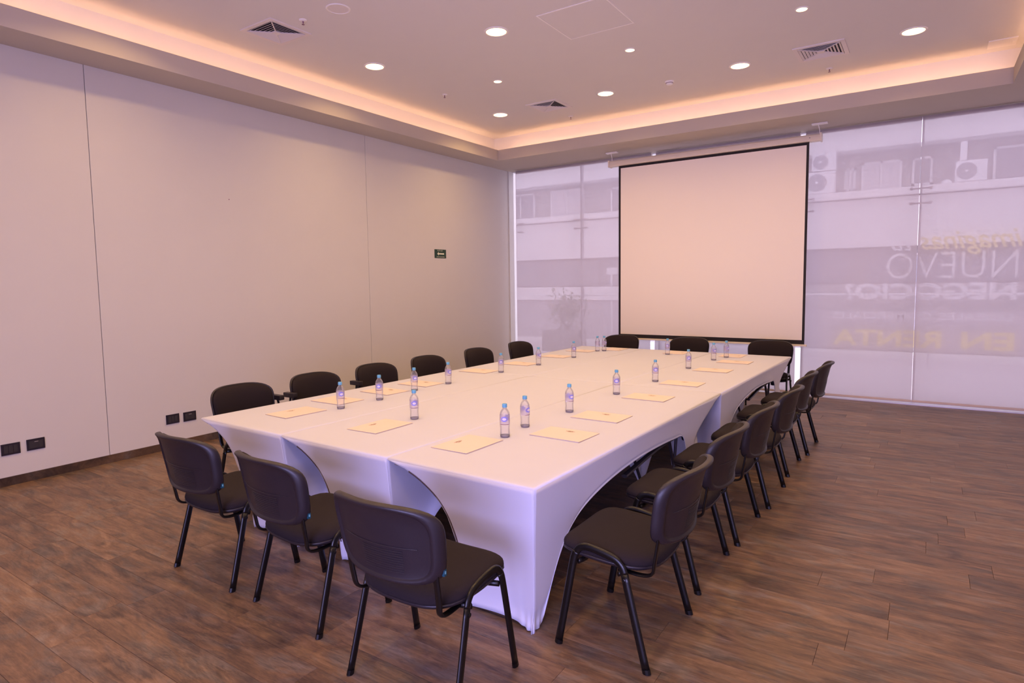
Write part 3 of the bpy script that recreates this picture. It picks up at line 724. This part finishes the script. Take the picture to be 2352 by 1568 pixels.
def make_chair():
    e = empty('visitor_chair')
    bm = bmesh.new()
    cushion(bm, seat_map, .284, .248, [(0, .016), (.5, .016), (.75, .014), (.88, .008), (.95, -.001), (.985, -.012), (1, -.024), (.995, -.034), (.97, -.040), (.6, -.040), (0, -.040)], (4.5, 3.6))
    seat = link_mesh('seat', bm, M['fabric'], e, True)
    bm = bmesh.new()
    cushion(bm, seat_map, .284, .248, [(0, -.041), (.6, -.041), (.99, -.036), (1.004, -.042), (.98, -.053), (.92, -.064), (.8, -.069), (0, -.069)], (4.5, 3.6))
    link_mesh('seat_shell', bm, M['shell'], e, True)
    bm = bmesh.new()
    cushion(bm, back_map, .284, .170, [(0, .040), (.5, .040), (.78, .036), (.9, .028), (.965, .016), (.985, .004), (.97, -.002), (.6, -.002), (0, -.002)], (3.6, 4.6))
    link_mesh('backrest', bm, M['fabric'], e, True)
    bm = bmesh.new()
    cushion(bm, back_map, .292, .177, [(0, .000), (.6, .000), (.975, .001), (.995, .004), (1.0, -.004), (.997, -.016), (.975, -.028), (.93, -.034), (.885, -.033), (.858, -.023), (.84, -.0210), (.6, -.0215), (.3, -.021), (0, -.021)], (3.6, 4.6), 64)
    sh = link_mesh('back_shell', bm, M['shell'], e, True)
    bm = bmesh.new()
    for k in range(10):
        b = -.030-.0105*k; w = .105-(.0*k)
        pts = [back_map(-w+2*w*q/10+.03, b, -.0225) for q in range(11)]
        tube(bm, pts, .0012, .002, seg=4, side=Vector((0, 1, 0)))
    pts = [back_map(-.20+.40*q/16, -.012, -.0225) for q in range(17)]; tube(bm, pts, .0012, .0022, seg=4, side=Vector((0, 1, 0)))
    link_mesh('vent_ribs', bm, M['shell'], sh)
    p = back_map(.281, -.112, -.004)
    bm = bmesh.new(); box(bm, p.x-.004, p.x+.008, p.y-.007, p.y+.009, p.z-.014, p.z+.014, .002); tg = link_mesh('maker_tag', bm, M['tag'], e); tg['label'] = 'small teal tag on the backrest edge'
    bm = bmesh.new(); box(bm, p.x+.008, p.x+.0086, p.y-.003, p.y+.004, p.z-.004, p.z+.008); link_mesh('tag_print', bm, M['tagp'], tg)
    # frame: one bent tube per side split into front leg, side rail, rear leg
    for s in (-1, 1):
        X = Vector((1, 0, 0))
        FT = (s*.300, .225, .012); RT = (s*.302, -.225, .012)
        fr = catmull([FT, (s*.294, .178, .27), (s*.288, .148, .44), (s*.286, .134, .482)], 4)
        bm = bmesh.new(); tube(bm, fr, .0115, .0195, seg=10, side=X); lg = link_mesh('leg', bm, M['tube'], e, True)
        bm = bmesh.new(); tube(bm, [(FT[0]+s*.0003, FT[1]+.0022, 0), (FT[0]-s*.0003, FT[1]-.0025, .022)], .0125, .0205, seg=10, side=X); link_mesh('rubber_foot', bm, M['tube'], lg)
        rl = catmull([(s*.286, .134, .482), (s*.285, .112, .506), (s*.284, .072, .515), (s*.284, .0, .505), (s*.284, -.065, .488), (s*.285, -.098, .462), (s*.286, -.112, .430)], 4)
        bm = bmesh.new(); tube(bm, rl, .0115, .0185, seg=10, side=X); link_mesh('side_rail', bm, M['tube'], e, True)
        re = catmull([(s*.286, -.112, .430), (s*.293, -.160, .25), RT], 5)
        bm = bmesh.new(); tube(bm, re, .0115, .0195, seg=10, side=X); lg = link_mesh('leg', bm, M['tube'], e, True)
        bm = bmesh.new(); tube(bm, [(RT[0]+s*.0003, RT[1]-.0033, 0), (RT[0]-s*.0003, RT[1]+.0025, .022)], .0125, .0205, seg=10, side=X); link_mesh('rubber_foot', bm, M['tube'], lg)
        # flat upright that carries the back
        up = catmull([(s*.225, -.06, .420), (s*.228, -.17, .418), (s*.236, -.225, .440), (s*.243, -.240, .50), (s*.246, -.256, .60), (s*.246, -.272, .68)], 4)
        bm = bmesh.new(); tube(bm, up, .016, .0075, seg=10, side=X); link_mesh('back_upright', bm, M['tube'], e, True)
        bm = bmesh.new(); lathe(bm, [(0, -.012), (.010, -.012), (.010, .004), (.006, .006), (0, .006)], 10)
        bmesh.ops.rotate(bm, verts=bm.verts, matrix=Matrix.Rotation(s*PI/2, 3, 'Y')); bmesh.ops.translate(bm, verts=bm.verts, vec=(s*.298, -.115, .405)); link_mesh('bolt', bm, M['tube'], e)
    for y, z in ((.120, .425), (-.085, .415)):
        bm = bmesh.new(); tube(bm, [(-.286, y, z+.012), (-.22, y, z), (.22, y, z), (.286, y, z+.012)], .009, .014, seg=8, side=Vector((0, 1, 0))); link_mesh('crossbar', bm, M['tube'], e, True)
    return e
proto = make_chair(); used = [False]
def armrest(chair, s):
    bm = bmesh.new(); box(bm, s*.318-.026, s*.318+.026, -.315, -.17, .742, .786, .008); a = link_mesh('armrest', bm, M['shell'], chair)
    bm = bmesh.new(); tube(bm, catmull([(s*.30, -.19, .44), (s*.345, -.20, .50), (s*.335, -.23, .66), (s*.320, -.24, .745)], 4), .008, .014, seg=8); link_mesh('arm_post', bm, M['tube'], a, True)
    bm = bmesh.new(); box(bm, min(s*.27, s*.335), max(s*.27, s*.335), -.285, -.262, .748, .775, .004); link_mesh('arm_bracket', bm, M['shell'], a)
def chair(x, y, rz, lb, grp):
    c = copy_tree(proto) if used[0] else proto
    used[0] = True
    c.location = (x, y, 0); c.rotation_euler = (0, 0, rz); tag(c, lb, 'chair', grp); return c
g = 'black chairs along the near end of the table'
chair(3.252, -8.055, .0, 'black chair at the near end, leftmost, back turned towards the camera', g)
chair(4.088, -8.070, -.089, 'black chair in the middle of the near end, turned slightly askew', g)
chair(5.022, -8.205, .012, 'black chair at the near end closest to the camera, left of the table corner foot', g)
g = 'black chairs along the right side of the table'
rt = [(5.622, -7.404), (5.597, -6.565), (5.622, -5.784), (5.655, -4.966), (5.632, -4.043), (5.674, -3.211)]
rl_ = ['black chair nearest the camera on the right side, its whole seat in view', 'second black chair from the camera along the right side', 'third black chair from the camera along the right side',
       'fourth black chair from the camera along the right side', 'fifth black chair along the right side, second from the window', 'farthest black chair on the right side, nearest the window']
for (x, y), lb in zip(rt, rl_): chair(x, y, PI/2, lb, g)
g = 'black chairs along the wall side of the table'
lt = [-7.13, -6.36, -5.565, -4.735, -3.75, -2.75]
ll = ['first black chair on the wall side, at the near left table corner, one armrest showing', 'second black chair on the wall side, armrest stub at its left', 'third black chair on the wall side, armrest stub at its left',
      'fourth black chair on the wall side, behind the fourth bottle', 'fifth black chair on the wall side, second from the window', 'farthest black chair on the wall side, in front of the bright window edge']
for k, (y, lb) in enumerate(zip(lt, ll)):
    c = chair(2.225+k*.012, y, -PI/2, lb, g)
    if k == 0: armrest(c, -1)
    if k in (1, 2): armrest(c, 1)
g = 'black chairs at the far end of the table'
for x, lb in ((2.86, 'black chair at the far end, left one under the screen edge'), (3.94, 'black chair at the far end, middle one under the screen'), (5.07, 'black chair at the far end, right one under the screen corner')):
    chair(x, -1.40, PI, lb, g)

# ================================================================== BOTTLES
def make_bottle():
    e = empty('water_bottle')
    r0 = .0335
    prof = [(0, .004), (.012, .0035), (.024, .0), (.030, .004), (r0, .014), (r0*.97, .03), (r0*.93, .055), (r0*.97, .072), (r0, .085), (r0, .150), (r0*.97, .160), (.026, .176), (.016, .190), (.0135, .194), (.0135, .200)]
    lathe_obj('bottle_body', prof, M['pet'], e, 24)
    lathe_obj('water', [(0, .006), (.026, .006), (.0305, .014), (.0300, .05), (.0315, .085), (.0315, .150), (.029, .162), (0, .162)], M['water'], e, 20)
    lathe_obj('base_ring', [(.0, .002), (.0285, .001), (.0315, .006), (.0318, .014), (.0, .012)], seethru('bottle_base', (.42, .36, .44), .50, .1, .1), e, 20)
    cp = lathe_obj('cap', [(0, .223), (.0145, .223), (.0165, .220), (.0168, .203), (.0168, .199), (.0135, .199)], M['cap'], e, 20)
    lathe_obj('label', [(r0+.0005, .088), (r0+.0005, .150)], M['label'], e, 24)
    lb = e.children[-1]
    def patchy(nm, a0, a1, z0, z1, m, rr_, oval=False):
        bm = bmesh.new(); am, zm = (a0+a1)/2, (z0+z1)/2
        if oval:
            c = bm.verts.new((rr_*math.cos(am), rr_*math.sin(am), zm)); ring = []
            for k in range(16):
                t = 2*PI*k/16; a = am+(a1-a0)/2*math.cos(t); ring.append(bm.verts.new((rr_*math.cos(a), rr_*math.sin(a), zm+(z1-z0)/2*math.sin(t))))
            for k in range(16): bm.faces.new((c, ring[k], ring[(k+1) % 16]))
        else:
            n = 8; A = [bm.verts.new((rr_*math.cos(a0+(a1-a0)*k/n), rr_*math.sin(a0+(a1-a0)*k/n), z0)) for k in range(n+1)]
            B = [bm.verts.new((v.co.x, v.co.y, z1)) for v in A]
            for k in range(n): bm.faces.new((A[k], A[k+1], B[k+1], B[k]))
        return link_mesh(nm, bm, m, lb, True)
    patchy('label_emblem', -2.2, -.7, .108, .142, M['emblem'], r0+.0009, True)
    patchy('label_oval', -1.85, -1.05, .116, .134, M['embw'], r0+.0013, True)
    patchy('label_emblem', .7, 1.9, .108, .142, M['emblem'], r0+.0009, True)
    patchy('label_line', -2.3, -.5, .088, .092, M['labr'], r0+.0010)
    return e
bp_ = make_bottle(); ub = [False]
bot = [(.676, 5.434, 'first bottle on the wall side, in front of the second wall-side folder'), (.666, 4.992, 'second bottle along the wall side, before the third wall-side folder'),
       (.604, 4.484, 'third bottle along the wall side, directly behind another bottle'), (.616, 3.999, 'fourth bottle along the wall side, alone between two folders'),
       (.614, 3.074, 'fifth bottle along the wall side, overlapping the farthest wall-side chair'), (.645, 2.322, 'sixth bottle along the wall side, from the camera'),
       (.656, 1.448, 'seventh bottle along the wall side, before the far pair'), (.581, .60, 'left bottle of the touching pair at the far left corner'),
       (.655, .53, 'right bottle of the touching pair at the far left corner'), (1.617, .527, 'bottle at the far end, before the middle far chair'),
       (2.345, .847, 'nearer bottle of the two at the far right folders'), (2.405, .50, 'farthest bottle of the two at the far right folders'),
       (2.325, 1.738, 'fifth bottle from the camera along the right side'), (2.358, 2.824, 'fourth bottle from the camera along the right side'),
       (2.33, 3.674, 'third bottle from the camera along the right side'), (2.352, 4.574, 'second bottle along the right side, left of the second right folder'),
       (2.334, 5.177, 'bottle just behind and right of the nearest bottle'), (2.38, 5.487, 'bottle nearest the camera, beside the nearest folder'),
       (1.481, 5.404, 'bottle behind the middle front folder')]
for k, (uu, vv, lb) in enumerate(bot):
    c = copy_tree(bp_) if ub[0] else bp_
    ub[0] = True
    p = tw(uu, vv, TH); c.location = p
    d = CAM-p; c.rotation_euler = (0, 0, math.atan2(d.y, d.x)+PI/2+[.15, -.3, .2, .5, -.1, .6, .1, 1.2, .9, -.2, .4, .7, .1, .0, -.1, .5, .75, -.25, -.1][k])
    tag(c, 'blue-capped water '+lb, 'bottle', 'water bottles on the table')

# ================================================================== FOLDERS
def make_folder():
    e = empty('folder')
    bm = bmesh.new(); box(bm, -.19, .19, -.142, .142, .0015, .0028); link_mesh('back_cover', bm, M['folder'], e)
    bm = bmesh.new(); box(bm, -.184, .184, -.138, .136, .0028, .0045); link_mesh('paper_sheets', bm, M['white'], e)
    bm = bmesh.new()
    n = 8
    top = []
    for k in range(n+1):
        x = -.19+.38*k/n
        top.append([(x, y, .0048+.0022*(1-((y+.142)/.284))**2) for y in (-.142, -.07, 0, .07, .142)])
    A = [[bm.verts.new(p) for p in row] for row in top]; B = [[bm.verts.new((p[0], p[1], p[2]+.0012)) for p in row] for row in top]
    for G in (A, B):
        for k in range(n):
            for q in range(4): bm.faces.new((G[k][q], G[k+1][q], G[k+1][q+1], G[k][q+1]))
    for k in range(n):
        for q in (0, 4): bm.faces.new((A[k][q], A[k+1][q], B[k+1][q], B[k][q]))
    for q in range(4):
        for k in (0, n): bm.faces.new((A[k][q], A[k][q+1], B[k][q+1], B[k][q]))
    cv = link_mesh('front_cover', bm, M['folder'], e)
    bm = bmesh.new()
    zz = .0082
    for (x0, x1, y0, y1) in ((-.035, -.022, .082, .086), (-.018, .004, .080, .090), (.008, .022, .078, .088), (.026, .036, .080, .084), (-.03, .03, .072, .074), (-.012, .012, .064, .067)):
        vs = [bm.verts.new(p) for p in ((x0, y0, zz-.0012), (x1, y0-.001, zz-.0012), (x1+.002, y1, zz-.0012), (x0+.002, y1, zz-.0012))]; bm.faces.new(vs)
    mk = link_mesh('printed_mark', bm, M['folder_ink'], cv); mk['label'] = 'small brown printed emblem'
    return e
fp = make_folder(); uf = [False]
fl = [(.497, 5.735, 90, 'beige folder at the near left corner of the table'), (1.444, 5.715, 90, 'beige folder at the middle of the near end'), (2.288, 5.767, 90, 'beige folder at the near end, left of the nearest bottle'),
      (.365, 5.215, 0, 'beige folder behind the first wall-side bottle'), (.385, 4.665, 0, 'beige folder behind the second wall-side bottle'), (.375, 4.15, 0, 'beige folder before the fourth wall-side chair'),
      (.33, 3.12, 0, 'beige folder left of the fifth wall-side bottle'), (.39, 2.34, 0, 'beige folder left of the sixth wall-side bottle'), (.385, 1.45, 0, 'beige folder left of the seventh wall-side bottle'), 
      (.36, .68, 0, 'beige folder left of the pair of bottles at the far corner'),
      (2.68, 5.226, 0, 'beige folder first along the right side, nearest the camera'), (2.645, 4.606, 0, 'beige folder second along the right side'), (2.64, 3.69, 0, 'beige folder third along the right side'),
      (2.635, 2.82, 0, 'beige folder fourth along the right side'), (2.615, 1.765, 0, 'beige folder fifth along the right side'), (2.63, .93, 0, 'beige folder sixth along the right side'),
      (.70, .25, 90, 'beige folder at the far end, right of the pair of bottles'), (1.66, .27, 90, 'beige folder at the far end, middle one'), (2.43, .275, 90, 'beige folder at the far end, in the right corner')]
for k, (uu, vv, a, lb) in enumerate(fl):
    c = copy_tree(fp) if uf[0] else fp
    uf[0] = True
    c.location = tw(uu, vv, TH-.0012)
    base = {90: PI/2, 0: 0}[a]
    # printed mark sits at the edge away from the reader's chair
    if a == 90: rz = TA+PI/2 if vv > 3 else TA-PI/2
    else: rz = TA
    c.rotation_euler = (0, 0, rz+[-.04, .03, .0, .02, -.03, .03, .01, .0, .02, -.02, -.01, .01, .0, .02, -.01, .01, .02, .0, .01][k])
    tag(c, lb, 'folder', 'beige folders laid out on the table')
